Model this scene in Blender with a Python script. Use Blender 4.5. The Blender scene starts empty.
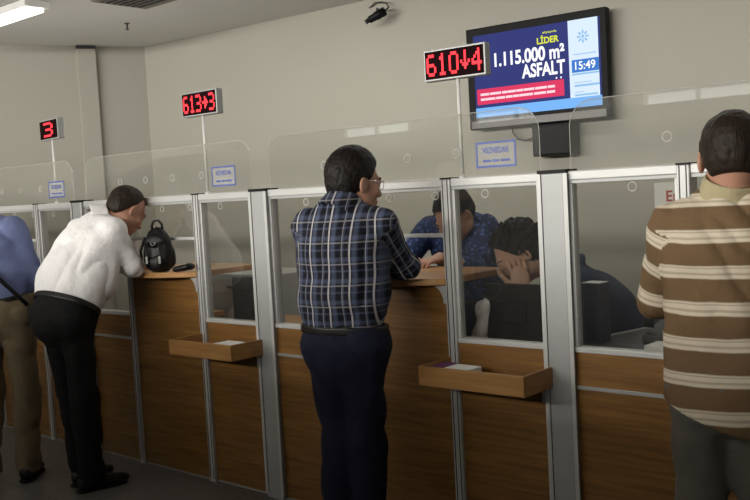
import bpy, bmesh, math, random
import numpy as np
from mathutils import Vector, Matrix

random.seed(4)
rng = np.random.RandomState(7)
SC = bpy.context.scene
COL = SC.collection
PI = math.pi

# ------------------------------------------------------------------ camera
def setup_camera():
    f, yaw, pit, rol = 927.2, .7225, .0628, .0543
    F = Vector((-math.sin(yaw)*math.cos(pit), math.cos(yaw)*math.cos(pit), -math.sin(pit)))
    R0 = Vector((math.cos(yaw), math.sin(yaw), 0)); U0 = R0.cross(F)
    U = U0*math.cos(rol)+R0*math.sin(rol); R = R0*math.cos(rol)-U0*math.sin(rol)
    cd = bpy.data.cameras.new('camera'); cd.sensor_width = 36; cd.lens = f/750*36
    cd.clip_start = .05
    c = bpy.data.objects.new('camera', cd); COL.objects.link(c)
    m = Matrix((R, U, -F)).transposed().to_4x4(); m.translation = (0, 0, 1.5)
    c.matrix_world = m
    SC.camera = c
setup_camera()

# ------------------------------------------------------------------ world, lights, exposure
w = bpy.data.worlds.new('world'); SC.world = w; w.use_nodes = True
w.node_tree.nodes['Background'].inputs[0].default_value = (.8, .85, 1, 1)
w.node_tree.nodes['Background'].inputs[1].default_value = .05
SC.view_settings.view_transform = 'Standard'
SC.view_settings.look = 'None'
SC.view_settings.gamma = 1
SC.view_settings.exposure = 0.0

def spot(name, loc, target, energy, size, blend=1.0, radius=.3, col=(1, .95, .86)):
    l = bpy.data.lights.new(name, 'SPOT'); l.energy = energy; l.spot_size = math.radians(size)
    l.spot_blend = blend; l.shadow_soft_size = radius; l.color = col
    o = bpy.data.objects.new(name, l); COL.objects.link(o); o.location = loc
    o.rotation_euler = (Vector(target)-Vector(loc)).to_track_quat('-Z', 'Y').to_euler()
    return o
def area(name, loc, target, energy, sx, sy, col=(1, .96, .88)):
    l = bpy.data.lights.new(name, 'AREA'); l.energy = energy; l.shape = 'RECTANGLE'; l.size = sx; l.size_y = sy
    l.color = col
    o = bpy.data.objects.new(name, l); COL.objects.link(o); o.location = loc
    o.rotation_euler = (Vector(target)-Vector(loc)).to_track_quat('-Z', 'Y').to_euler()
    return o
area('added_hall_light', (-4.4, -4.0, 2.76), (-4.4, 4.0, 2.5), 660, 10, .38)  # unseen lamp added behind the blocking wall to light mainly the upper counter
area('added_ceiling_fill', (-6.2, 3.9, 1.64), (-6.2, 3.9, 3), 8, 2.6, .5)  # unseen up-facing lamp added to brighten the ceiling at left
area('office_ceiling_light', (-3.2, 4.35, 2.93), (-3.2, 4.35, 0), 30, 4.5, .3)
area('office_ceiling_light_right', (.3, 4.4, 2.93), (.3, 4.4, 0), 6, 2, .3)

# ------------------------------------------------------------------ node materials
class NT:
    def __init__(s, name):
        s.m = bpy.data.materials.new(name); s.m.use_nodes = True
        s.t = s.m.node_tree; s.b = s.t.nodes['Principled BSDF']; s.out = s.t.nodes['Material Output']
    def n(s, typ, **kw):
        x = s.t.nodes.new(typ)
        for k, v in kw.items(): setattr(x, k, v)
        return x
    def l(s, a, b): s.t.links.new(a, b)
    def put(s, sock, v):
        if hasattr(v, 'links') or isinstance(v, bpy.types.NodeSocket): s.l(v, sock)
        else: sock.default_value = v
    def math(s, op, a, b=None, c=None, clamp=False):
        x = s.n('ShaderNodeMath', operation=op); x.use_clamp = clamp
        s.put(x.inputs[0], a)
        if b is not None: s.put(x.inputs[1], b)
        if c is not None: s.put(x.inputs[2], c)
        return x.outputs[0]
    def mix(s, fac, a, b):
        x = s.n('ShaderNodeMix', data_type='RGBA')
        s.put(x.inputs[0], fac); s.put(x.inputs[6], a); s.put(x.inputs[7], b)
        return x.outputs[2]
    def noise(s, scale, detail=3, vec=None, rough=.5):
        x = s.n('ShaderNodeTexNoise'); x.inputs['Scale'].default_value = scale
        x.inputs['Detail'].default_value = detail; x.inputs['Roughness'].default_value = rough
        if vec is not None: s.l(vec, x.inputs['Vector'])
        return x.outputs[0]
    def coord(s, sc=(1, 1, 1), kind='Object'):
        c = s.n('ShaderNodeTexCoord'); m = s.n('ShaderNodeMapping'); m.inputs['Scale'].default_value = sc
        s.l(c.outputs[kind], m.inputs[0]); return m.outputs[0]
    def ramp(s, fac, stops):
        x = s.n('ShaderNodeValToRGB'); s.l(fac, x.inputs[0]); e = x.color_ramp.elements
        while len(e) < len(stops): e.new(.5)
        for i, (p, c) in enumerate(stops): e[i].position = p; e[i].color = (*c, 1)
        return x.outputs[0]
    def bump(s, h, strength=.2, dist=.01):
        x = s.n('ShaderNodeBump'); x.inputs['Strength'].default_value = strength; x.inputs['Distance'].default_value = dist
        s.l(h, x.inputs['Height']); s.l(x.outputs[0], s.b.inputs['Normal'])
    def pulse(s, coord, period, centre, half, soft=.25):
        # 1 inside |coord-centre| < half (repeating), soft edge
        a = s.math('DIVIDE', s.math('SUBTRACT', coord, centre), period)
        a = s.math('FRACT', s.math('ADD', a, .5))
        a = s.math('MULTIPLY', s.math('ABSOLUTE', s.math('SUBTRACT', a, .5)), period)
        e = half*soft
        x = s.n('ShaderNodeMapRange'); x.clamp = True
        s.l(a, x.inputs[0]); x.inputs[1].default_value = half-e; x.inputs[2].default_value = half+e
        x.inputs[3].default_value = 1; x.inputs[4].default_value = 0
        return x.outputs[0]

def plain(name, col, rough=.5, metal=0, var=.06, scale=12, spec=.5, bump=0, emit=None, es=1):
    t = NT(name); v = t.coord()
    n = t.noise(scale, 3, v)
    a = tuple(min(1, c*(1-var)) for c in col); b = tuple(min(1, c*(1+var)) for c in col)
    t.l(t.mix(n, (*a, 1), (*b, 1)), t.b.inputs['Base Color'])
    t.b.inputs['Roughness'].default_value = rough; t.b.inputs['Metallic'].default_value = metal
    t.b.inputs['Specular IOR Level'].default_value = spec
    if bump: t.bump(t.noise(scale*6, 3, v), bump, .004)
    if emit:
        t.b.inputs['Emission Color'].default_value = (*emit, 1); t.b.inputs['Emission Strength'].default_value = es
    return t.m

def wood(name, dark, light, rough=.38):
    t = NT(name); v = t.coord((1.2, 6, 26)); v2 = t.coord((.5, 2, 7))
    n = t.noise(2.2, 6, v, .62); n2 = t.noise(3, 2, v2)
    f = t.math('ADD', t.math('MULTIPLY', n, .75), t.math('MULTIPLY', n2, .25))
    t.l(t.ramp(f, [(.3, dark), (.55, tuple((a+b)/2 for a, b in zip(dark, light))), (.75, light)]), t.b.inputs['Base Color'])
    t.b.inputs['Roughness'].default_value = rough
    t.bump(n, .05, .002)
    return t.m

def glass(name, tint, refl, haze=.03):
    t = NT(name); t.t.nodes.remove(t.b)
    tr = t.n('ShaderNodeBsdfTransparent'); tr.inputs[0].default_value = (*tint, 1)
    gl = t.n('ShaderNodeBsdfGlossy'); gl.inputs['Roughness'].default_value = .015
    df = t.n('ShaderNodeBsdfDiffuse'); df.inputs[0].default_value = (.76, .76, .73, 1)
    ge = t.n('ShaderNodeNewGeometry'); vm = t.n('ShaderNodeVectorMath', operation='DOT_PRODUCT')
    t.l(ge.outputs['Normal'], vm.inputs[0]); t.l(ge.outputs['Incoming'], vm.inputs[1])
    ca = t.math('SUBTRACT', 1, t.math('ABSOLUTE', vm.outputs['Value']))
    fr = t.math('ADD', refl, t.math('MULTIPLY', t.math('POWER', ca, 5), 1-refl))
    m1 = t.n('ShaderNodeMixShader'); m2 = t.n('ShaderNodeMixShader')
    sm = t.noise(3, 3, t.coord())
    t.l(t.math('MULTIPLY', sm, haze*2), m1.inputs[0])
    t.l(tr.outputs[0], m1.inputs[1]); t.l(df.outputs[0], m1.inputs[2])
    t.l(fr, m2.inputs[0]); t.l(m1.outputs[0], m2.inputs[1]); t.l(gl.outputs[0], m2.inputs[2])
    t.l(m2.outputs[0], t.out.inputs[0])
    return t.m

M = {}
M['wall'] = plain('beige_wall_paint', (.40, .388, .342), .8, var=.03, scale=1.5, spec=.2, bump=.03)
M['hallwall'] = plain('hall_wall_paint', (.2, .19, .17), .8, var=.03, scale=1.5, spec=.2)
M['ceiling'] = plain('ceiling_paint', (.70, .69, .66), .85, var=.02, scale=1, spec=.2)
M['alu'] = plain('brushed_aluminium', (.40, .41, .41), .42, .2, var=.05, scale=30)
M['alu_light'] = plain('pale_aluminium', (.56, .565, .56), .38, .2, var=.04, scale=30)
M['groove'] = plain('dark_groove', (.03, .03, .035), .5)
M['black'] = plain('black_plastic', (.005, .005, .006), .5, spec=.2)
M['darkgrey'] = plain('dark_grey_plastic', (.05, .05, .055), .4)
M['whiteplastic'] = plain('white_plastic', (.75, .75, .73), .4)
M['paper'] = plain('white_paper', (.8, .8, .79), .8)
M['wood'] = wood('walnut_panel', (.12, .054, .013), (.38, .19, .052))
M['wood_light'] = wood('honey_worktop', (.36, .18, .065), (.62, .35, .15), .3)
M['wood_tray'] = wood('tray_wood', (.24, .115, .034), (.50, .27, .09), .4)
M['glass'] = glass('clear_glass', (.88, .88, .86), .085, .014)
M['acrylic'] = glass('acrylic_sheet', (.96, .965, .95), .06, .04)
M['ring'] = plain('clear_ring_edge', (.55, .55, .52), .4, spec=.2)
M['film'] = glass('notice_film', (.9, .9, .92), .05, .30)
M['grey_steel'] = plain('grey_cabinet_steel', (.42, .43, .42), .45)
M['navy'] = plain('navy_plastic', (.02, .025, .06), .5)
M['blue'] = plain('blue_print', (.08, .12, .42), .5)
M['redprint'] = plain('red_print', (.45, .05, .06), .5)
M['leather'] = plain('black_leather', (.008, .008, .009), .42, var=.3, scale=40, bump=.4, spec=.35)
M['silver'] = plain('silver_metal', (.8, .8, .78), .2, .9)
M['led'] = plain('red_led', (.2, .01, .02), .7, spec=.05, emit=(1, .045, .055), es=1.8)
M['ledface'] = plain('display_face', (.012, .003, .004), .7, spec=.05)
M['tube'] = plain('fluorescent_tube', (.9, .9, .9), .5, emit=(1, .98, .93), es=3.5)
M['daylight'] = plain('daylit_window_pane', (.8, .8, .8), .5, emit=(.9, .97, 1), es=1.5)
M['skin'] = plain('skin', (.44, .235, .16), .5, var=.08, scale=14, spec=.4)
M['skin_pale'] = plain('pale_skin', (.52, .31, .22), .5, var=.08, scale=14, spec=.4)
M['eye'] = plain('eye_white', (.7, .68, .65), .2)
M['floor'] = None
def floor_mat():
    t = NT('grey_floor_tile'); v = t.coord()
    b = t.n('ShaderNodeTexBrick'); t.l(v, b.inputs['Vector']); b.offset = 0
    b.inputs['Scale'].default_value = 1; b.inputs['Brick Width'].default_value = .6; b.inputs['Row Height'].default_value = .6
    b.inputs['Mortar Size'].default_value = .004
    b.inputs['Color1'].default_value = (.17, .165, .155, 1); b.inputs['Color2'].default_value = (.2, .195, .185, 1)
    b.inputs['Mortar'].default_value = (.08, .08, .08, 1)
    n = t.noise(5, 5, v)
    t.l(t.mix(t.math('MULTIPLY', n, .4), b.outputs[0], (.11, .11, .105, 1)), t.b.inputs['Base Color'])
    t.b.inputs['Roughness'].default_value = .3
    return t.m
M['floor'] = floor_mat()

def hair_mat(name, c1, c2):
    t = NT(name); v = t.coord((60, 60, 12))
    n = t.noise(3, 4, v)
    t.l(t.mix(n, (*c1, 1), (*c2, 1)), t.b.inputs['Base Color']); t.b.inputs['Roughness'].default_value = .55; t.b.inputs['Specular IOR Level'].default_value = .2
    t.bump(n, .6, .004); return t.m
M['hair_black'] = hair_mat('black_hair', (.004, .0035, .0035), (.017, .013, .011))
M['hair_brown'] = hair_mat('dark_brown_hair', (.007, .005, .004), (.035, .024, .017))

def cloth(name, col, kind='plain', rough=.85, var=.1):
    t = NT(name); v = t.coord()
    at = t.n('ShaderNodeAttribute', attribute_name='cloth'); sp = t.n('ShaderNodeSeparateXYZ'); t.l(at.outputs['Vector'], sp.inputs[0])
    u, q = sp.outputs[0], sp.outputs[1]
    n = t.noise(7, 3, v)
    fine = t.noise(420, 2, v)
    if kind == 'plain':
        a = tuple(c*(1-var) for c in col); b = tuple(min(1, c*(1+var)) for c in col)
        t.l(t.mix(n, (*a, 1), (*b, 1)), t.b.inputs['Base Color'])
    elif kind == 'plaid':
        P = .082
        bu = t.pulse(u, P, .018, .0085, .5); bu2 = t.pulse(u, P, .056, .0035, .5)
        bv = t.pulse(q, P, .018, .0085, .5); bv2 = t.pulse(q, P, .056, .0035, .5)
        wu = t.pulse(u, P, .0, .0032); wv = t.pulse(q, P, .0, .0028)
        wu2 = t.pulse(u, P, .052, .0016)
        base = (.009, .009, .016, 1)
        s1 = t.math('ADD', t.math('MULTIPLY', t.math('MAXIMUM', bu, t.math('MULTIPLY', bu2, .8)), .5), t.math('MULTIPLY', t.math('MAXIMUM', bv, bv2), .38), clamp=True)
        c = t.mix(s1, base, (.10, .125, .205, 1))
        c = t.mix(t.math('MULTIPLY', t.math('MAXIMUM', t.math('MAXIMUM', wu, t.math('MULTIPLY', wv, .4)), t.math('MULTIPLY', wu2, .5)), .85), c, (.50, .48, .49, 1))
        t.l(c, t.b.inputs['Base Color'])
    elif kind == 'stripe':
        P = .100; wob = t.math('MULTIPLY', t.math('SUBTRACT', n, .5), .012)
        q2 = t.math('ADD', q, wob)
        b1 = t.pulse(q2, P, 1.325, .0185, .12)
        l1 = t.pulse(q2, P, 1.320, .0035, .4); l2 = t.pulse(q2, P, 1.337, .002, .4)
        c = t.mix(b1, (*col, 1), (.60, .53, .42, 1))
        c = t.mix(t.math('MULTIPLY', t.math('MAXIMUM', l1, l2), .55), c, (.26, .2, .14, 1))
        t.l(c, t.b.inputs['Base Color'])
    elif kind == 'floral':
        vo = t.n('ShaderNodeTexVoronoi'); vo.inputs['Scale'].default_value = 38; t.l(v, vo.inputs['Vector'])
        f = t.math('LESS_THAN', vo.outputs['Distance'], .32)
        t.l(t.mix(f, (*col, 1), tuple(min(1, c*3) for c in col)+(1,)), t.b.inputs['Base Color'])
    t.b.inputs['Roughness'].default_value = rough; t.b.inputs['Specular IOR Level'].default_value = .25
    h = t.math('ADD', t.noise(11, 4, v), t.math('MULTIPLY', fine, .03))
    t.bump(h, .6, .03)
    return t.m
M['plaid'] = cloth('plaid_cotton', (0, 0, 0), 'plaid')
M['stripe'] = cloth('striped_jersey', (.15, .093, .047), 'stripe')
M['collar_knit'] = cloth('beige_knit', (.42, .36, .22))
M['whitecloth'] = cloth('white_cotton', (.88, .87, .88), var=.02)
M['bluecloth'] = cloth('periwinkle_cotton', (.15, .18, .34))
M['floral'] = cloth('blue_patterned_cotton', (.028, .045, .12), 'floral')
M['navycloth'] = cloth('dark_navy_cotton', (.02, .03, .07))
M['blacktrouser'] = cloth('black_trouser_wool', (.008, .008, .009))
M['navytrouser'] = cloth('navy_denim', (.012, .014, .032))
M['khaki'] = cloth('khaki_cotton', (.20, .155, .095))
M['greygreen'] = cloth('grey_green_twill', (.13, .125, .105))
M['belt'] = plain('belt_leather', (.012, .01, .009), .35)

# ------------------------------------------------------------------ mesh + object helpers
ORG = {}
def thing(name, loc, label, cat, group=None, kind=None):
    o = bpy.data.objects.new(name, None); COL.objects.link(o); o.location = loc
    o.empty_display_size = .1
    ORG[o] = Vector(loc); o['label'] = label; o['category'] = cat
    if group: o['group'] = group
    return o

def link(name, me, mat, parent=None, label=None, origin=None):
    o = bpy.data.objects.new(name, me); COL.objects.link(o)
    if mat is not None and not me.materials: me.materials.append(mat)
    if parent is not None:
        org = ORG[parent]; me.transform(Matrix.Translation(-org)); o.parent = parent; ORG[o] = org
    elif origin is not None:
        me.transform(Matrix.Translation(-Vector(origin))); o.location = origin; ORG[o] = Vector(origin)
    else: ORG[o] = Vector((0, 0, 0))
    if label: o['label'] = label
    return o

class MB:
    def __init__(s): s.bm = bmesh.new()
    def _add(s, vs, fs):
        v = [s.bm.verts.new(p) for p in vs]
        for f in fs:
            try: s.bm.faces.new([v[i] for i in f])
            except ValueError: pass
        return s
    def box(s, x0, x1, y0, y1, z0, z1):
        return s._add([(x, y, z) for z in (z0, z1) for y in (y0, y1) for x in (x0, x1)],
                      [(0, 2, 3, 1), (4, 5, 7, 6), (0, 1, 5, 4), (2, 6, 7, 3), (0, 4, 6, 2), (1, 3, 7, 5)])
    def prism(s, poly, lo, hi, axis='z'):
        n = len(poly)
        def P(a, b, h): return {'z': (a, b, h), 'y': (a, h, b), 'x': (h, a, b)}[axis]
        vs = [P(a, b, lo) for a, b in poly]+[P(a, b, hi) for a, b in poly]
        return s._add(vs, [tuple(range(n))[::-1], tuple(range(n, 2*n))]+[(i, (i+1) % n, n+(i+1) % n, n+i) for i in range(n)])
    def tube(s, pts, r, seg=12, closed=False):
        pts = [Vector(p) for p in pts]; n = len(pts); rs = r if isinstance(r, (list, tuple)) else [r]*n
        rings = []; up = None
        for i, p in enumerate(pts):
            if closed: t = pts[(i+1) % n]-pts[i-1]
            else: t = pts[min(i+1, n-1)]-pts[max(i-1, 0)]
            t.normalize()
            if up is None: up = t.orthogonal()
            up = (up-t*up.dot(t)).normalized(); b = t.cross(up)
            rings.append([s.bm.verts.new(p+(up*math.cos(2*PI*k/seg)+b*math.sin(2*PI*k/seg))*rs[i]) for k in range(seg)])
        for i in range(n if closed else n-1):
            A, B = rings[i], rings[(i+1) % n]
            for k in range(seg): s.bm.faces.new((A[k], A[(k+1) % seg], B[(k+1) % seg], B[k]))
        if not closed:
            s.bm.faces.new(rings[0][::-1]); s.bm.faces.new(rings[-1])
        return s
    def ring(s, c, R, r, axis='y', seg=20):
        c = Vector(c); A = {'y': (Vector((1, 0, 0)), Vector((0, 0, 1))), 'z': (Vector((1, 0, 0)), Vector((0, 1, 0))), 'x': (Vector((0, 1, 0)), Vector((0, 0, 1)))}[axis]
        return s.tube([c+A[0]*R*math.cos(2*PI*i/seg)+A[1]*R*math.sin(2*PI*i/seg) for i in range(seg)], r, 6, True)
    def lathe(s, prof, c, axis='z', seg=20):
        c = Vector(c); rings = []
        for r, h in prof:
            ring = []
            for k in range(seg):
                a = 2*PI*k/seg; x, y = r*math.cos(a), r*math.sin(a)
                v = {'z': (x, y, h), 'y': (x, h, y), 'x': (h, x, y)}[axis]
                ring.append(s.bm.verts.new(c+Vector(v)))
            rings.append(ring)
        for A, B in zip(rings, rings[1:]):
            for k in range(seg): s.bm.faces.new((A[k], A[(k+1) % seg], B[(k+1) % seg], B[k]))
        s.bm.faces.new(rings[0][::-1]); s.bm.faces.new(rings[-1]); return s
    def xf(s, m): bmesh.ops.transform(s.bm, matrix=m, verts=s.bm.verts); return s
    def build(s, name, mat, parent=None, bevel=0, smooth=False, label=None, origin=None, m=None):
        bm = s.bm
        bmesh.ops.recalc_face_normals(bm, faces=bm.faces)
        if bevel:
            ed = [e for e in bm.edges if len(e.link_faces) == 2 and e.calc_face_angle(0) > .6]
            bmesh.ops.bevel(bm, geom=ed, offset=bevel, segments=2, profile=.5, affect='EDGES', clamp_overlap=True)
        if m is not None: bmesh.ops.transform(bm, matrix=m, verts=bm.verts)
        me = bpy.data.meshes.new(name); bm.to_mesh(me); bm.free()
        for p in me.polygons: p.use_smooth = smooth
        return link(name, me, mat, parent, label, origin)

def solo(o, label, cat, group=None):
    o['label'] = label; o['category'] = cat
    if group: o['group'] = group
    return o
def struct(o): o['kind'] = 'structure'; return o

def text_mesh(s, width=None, height=None, bold=.0, extrude=.0006, shear=0, align='C'):
    c = bpy.data.curves.new('lettering', 'FONT'); c.body = s; c.size = 1; c.offset = bold; c.extrude = 0; c.shear = shear
    o = bpy.data.objects.new('lettering', c); COL.objects.link(o)
    dg = bpy.context.evaluated_depsgraph_get(); dg.update()
    me = bpy.data.meshes.new_from_object(o.evaluated_get(dg)); bpy.data.objects.remove(o)
    n = len(me.vertices); a = np.empty(n*3); me.vertices.foreach_get('co', a); a = a.reshape(-1, 3)
    mn, mx = a.min(0), a.max(0); sx = width/(mx[0]-mn[0]) if width else None; sy = height/(mx[1]-mn[1]) if height else None
    sx = sx or sy; sy = sy or sx
    b = np.zeros_like(a); b[:, 0] = (a[:, 0]-(mn[0]+mx[0])/2)*sx; b[:, 2] = (a[:, 1]-(mn[1]+mx[1])/2)*sy; b[:, 1] = 0
    me.vertices.foreach_set('co', b.reshape(-1)); me.materials.clear()
    return me
def text(s, loc, parent, mat, width=None, height=None, bold=0, rot=0, name='lettering', label=None, shear=0):
    me = text_mesh(s, width, height, bold, shear=shear)
    me.transform(Matrix.Translation(Vector(loc)) @ Matrix.Rotation(rot, 4, 'Z'))
    return link(name, me, mat, parent, label)

# ------------------------------------------------------------------ room shell
Y0 = 3.05                      # front plane of the counter line
H = 3.0
WA = Vector((-7.52, 5.354)); WD = Vector((2.68, .215)).normalized(); WN = Vector((-WD.y, WD.x))
ANG = math.atan2(WD.y, WD.x)
WE = WA+WD*(14/WD.x*.9); FD = Vector((-.532, -1.167)).normalized(); FE = WA+FD*10.5
def slab(name, p, q, th, mat, z0=0, z1=H, side=1):
    d = (q-p).normalized(); n = Vector((-d.y, d.x))*th*side
    b = MB().prism([(p.x, p.y), (q.x, q.y), (q.x+n.x, q.y+n.y), (p.x+n.x, p.y+n.y)], z0, z1)
    return struct(b.build(name, mat))
slab('wall_back', WA-WD*.2, WE, .15, M['wall'])
slab('wall_left', WA+FD*-.2, FE, .15, M['wall'], side=-1)
struct(MB().box(-13.5, 5.4, -4.6, 6.8, -.1, 0).build('floor', M['floor']))
struct(MB().box(-13.5, 5.4, -4.6, 6.8, H, H+.1).build('ceiling', M['ceiling']))
struct(MB().box(5.1, 5.3, -4.4, 6.6, 0, H).build('wall_right', M['hallwall']))
# hall wall behind the camera with three tall windows
wins = [(-9.6, -8.3), (-7.2, -5.9), (-4.8, -3.5)]
b = MB(); x = -12.9
for a, c in wins: b.box(x, a, -4.3, -4.15, 0, H); b.box(a, c, -4.3, -4.15, 0, .9); b.box(a, c, -4.3, -4.15, 2.5, H); x = c
b.box(x, 5.1, -4.3, -4.15, 0, H)
struct(b.build('wall_hall', M['hallwall']))
struct(MB().box(-11.2, 4.0, -1.66, -1.58, 0, 2.125).build('wall_light_blocker', M['darkgrey']))  # unseen wall added to keep the lamp behind it off the lower counter
for i, (a, c) in enumerate(wins):
    b = MB(); b.box(a, c, -4.24, -4.18, .9, .95); b.box(a, c, -4.24, -4.18, 2.45, 2.5)
    for u in (a, (a+c)/2-.025, c-.05): b.box(u, u+.05, -4.24, -4.18, .95, 2.45)
    wf = struct(b.build('window_%d' % (i+1), M['whiteplastic'], origin=((a+c)/2, -4.2, .9)))
    MB().box(a+.05, c-.05, -4.225, -4.215, .95, 2.45).build('window_pane', M['daylight'], wf)

# boxed duct on the far wall
p = WA+FD*.46
u = thing('wall_duct', (p.x, p.y, 0), 'tall pale boxed pipe duct running up the far wall', 'duct')
q = p+FD*.175; n = Vector((FD.y, -FD.x))*-1
if (Vector((0, 0))-p).dot(n) < 0: n = -n
MB().prism([(p.x, p.y), (q.x, q.y), (q.x+n.x*.05, q.y+n.y*.05), (p.x+n.x*.05, p.y+n.y*.05)], 0, H-.03).build('casing', M['wall'], u, bevel=.006)
MB().prism([(p.x, p.y), (q.x, q.y), (q.x+n.x*.055, q.y+n.y*.055), (p.x+n.x*.055, p.y+n.y*.055)], H-.03, H-.002).build('dark_collar', M['darkgrey'], u, label='dark gap strip at the ceiling')

# ------------------------------------------------------------------ counter line
PER = 1.6435
WX = {-1: -.140, 0: -1.7835, 1: -3.427, 2: -5.0705, 3: -6.714, 4: -8.3575}
WHO = {-1: 'beyond the striped-shirt man at the right end', 0: 'behind the man in the brown striped shirt', 1: 'at the plaid-shirt man\'s station',
       2: 'at the white-shirt man\'s station', 3: 'at the blue-shirt man\'s station at far left', 4: 'past the far left end of the view'}
def wide_post(x, label):
    t = thing('partition_post', (x, Y0, 0), label, 'post', 'wide aluminium posts of the counter')
    MB().box(x-.059, x+.059, Y0-.012, Y0+.07, 0, 1.532).build('post_body', M['alu'], t, bevel=.003)
    for s in (-1, 1):
        MB().box(x+s*.047-.0025, x+s*.047+.0025, Y0-.0135, Y0-.0115, .02, 1.53).build('groove', M['groove'], t)
        MB().box(x+s*.059-.009+(-.003 if s > 0 else .003), x+s*.059+.009+(-.003 if s > 0 else .003), Y0-.016, Y0-.0125, .02, 1.53).build('edge_bead', M['alu_light'], t)
    MB().box(x-.061, x+.061, Y0-.016, Y0+.072, 1.532, 1.545).build('cap', M['black'], t, label='black plastic cap')
def narrow_post(x, label):
    t = thing('slim_post', (x, Y0, 0), label, 'post', 'slim aluminium posts of the counter')
    MB().box(x-.0225, x+.0225, Y0-.008, Y0+.06, 0, 1.534).build('post_body', M['alu_light'], t, bevel=.003)
    for s in (-1, 1):
        MB().box(x+s*.012-.002, x+s*.012+.002, Y0-.0095, Y0-.0075, .02, 1.532).build('groove', M['groove'], t)
    MB().box(x-.0235, x+.0235, Y0-.01, Y0+.062, 1.534, 1.541).build('cap', M['black'], t, label='black plastic cap')
def rails(t, a, c):
    MB().box(a, c, Y0, Y0+.05, 1.503, 1.537).build('top_rail', M['alu_light'], t, bevel=.004)
    MB().box(a, c, Y0+.004, Y0+.045, 1.49, 1.5035).build('glazing_bead', M['alu'], t, bevel=.002)
def pane(t, a, c, z0, z1, rings):
    g = MB().box(a+.001, c-.001, Y0+.022, Y0+.028, z0, z1).build('glass_pane', M['glass'], t)
    for rx in rings: MB().ring((rx, Y0+.02, 1.469), .016, .0022).build('hole_and_reflection_ring', M['ring'], g)  # lower rings: reflections of the holes above, shaped as solid rings
def window_bay(a, c, ring, label, side):
    t = thing('glazed_panel', ((a+c)/2, Y0, 0), label, 'partition panel', 'glazed window panels of the counter')
    rails(t, a, c)
    for u in ((a, a+.014), (c-.014, c)):
        MB().box(u[0], u[1], Y0+.006, Y0+.04, .882, 1.49).build('frame_stile', M['alu_light'], t, bevel=.002)
    MB().box(a, c, Y0-.002, Y0+.05, .862, .882).build('sill_rail', M['alu_light'], t, bevel=.003)
    pane(t, a+.014, c-.014, .882, 1.49, ring)
    MB().box(a, c, Y0+.01, Y0+.03, .736, .862).build('upper_wood_panel', M['wood'], t)
    MB().box(a, c, Y0+.002, Y0+.032, .722, .736).build('trim_strip', M['alu'], t, bevel=.002)
    MB().box(a, c, Y0+.01, Y0+.03, .012, .722).build('lower_wood_panel', M['wood'], t)
    MB().box(a, c, Y0+.014, Y0+.028, 0, .012).build('foot_strip', M['alu'], t)
def counter_bay(a, c, rings, label, wl):
    t = thing('teller_panel', ((a+c)/2, Y0, 0), label, 'partition panel', 'solid teller panels of the counter')
    rails(t, a, c)
    MB().box(a, c, Y0+.012, Y0+.04, 1.296, 1.312).build('glass_edge_bar', M['alu_light'], t, bevel=.002)
    pane(t, a, c, 1.312, 1.49, rings)
    MB().box(a, c, Y0+.004, Y0+.03, .012, 1.095).build('wood_panel', M['wood'], t)
    MB().box(a, c, Y0+.008, Y0+.028, 0, .012).build('foot_strip', M['alu'], t)
    # rounded bracket under the worktop
    for xx, s in ((c-.012, -1),):
        pts = [(xx+.012*1, 1.098)]
        pts = [(xx+.012, 1.098), (xx-.055, 1.098)]+[(xx-.055+.055*math.sin(k*PI/12), 1.098-.07*(1-math.cos(k*PI/12))-.004) for k in range(1, 7)]+[(xx+.012, 1.02)]
        MB().prism(pts, Y0-.01, Y0+.003, 'y').build('corner_bracket', M['alu'], t, bevel=.001)
    # worktop with bowed front edge
    N = 18; front = []
    L, R = a-.004, c+.004
    for i in range(N+1):
        s = i/N; xx = L+(R-L)*s
        yy = Y0-.012-.125*math.sin(PI*min(1, s*1.0))**.75*(1-.25*s)
        front.append((xx, yy))
    poly = front+[(R+.0, Y0+.45), (L, Y0+.45)]
    wt = MB().prism(poly, 1.1, 1.13).build('worktop', M['wood_light'], None, bevel=.004, origin=((a+c)/2, Y0+.15, 1.1))
    solo(wt, wl, 'worktop', 'bowed worktops of the counter')

POSTL = {0: 'wide aluminium counter post directly under the television, between the plaid and striped men', 1: 'wide aluminium counter post just left of the plaid-shirt man',
         2: 'wide aluminium counter post behind the white-shirt man\'s back', 3: 'wide aluminium post farthest left on the counter', -1: 'wide aluminium post right of the striped-shirt man', 4: 'wide aluminium post against the far wall'}
for k, x in WX.items(): wide_post(x, POSTL[k])
NA = {0: 'slim aluminium post directly left of the striped-shirt man\'s head', 1: 'slim aluminium post hidden behind the plaid-shirt man\'s body', 2: 'slim aluminium post below the white-shirt man\'s elbow, left of the backpack',
      3: 'slim aluminium post beyond the blue-shirt man', -1: 'slim aluminium post at right end of the counter', 4: 'slim aluminium post by the far wall'}
NC = {0: 'slim aluminium post right of the striped-shirt man', 1: 'slim aluminium post under the 610 number display', 2: 'slim aluminium post under the 613 number display, right of the backpack',
      3: 'slim aluminium post under the smallest number display at far left', -1: 'slim aluminium post at far right end', 4: 'slim aluminium post near the far wall'}
BA = {0: 'glazed panel with an English notice left of the striped-shirt man', 1: 'glazed panel between the wide post and the plaid-shirt man', 2: 'glazed panel with wood below, behind the white-shirt man\'s waist',
      3: 'glazed panel beyond the blue-shirt man, out at the left', -1: 'glazed panel at right end of the counter', 4: 'glazed panel by the far wall'}
BC = {0: 'glazed panel right of the striped-shirt man', 1: 'glazed panel showing the dark-haired clerk, above the near wooden tray', 2: 'glazed panel above the far wooden tray, left of the wide post',
      3: 'glazed panel between the blue-shirt and white-shirt men', -1: 'glazed panel past the right end', 4: 'glazed panel near the far wall'}
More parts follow.
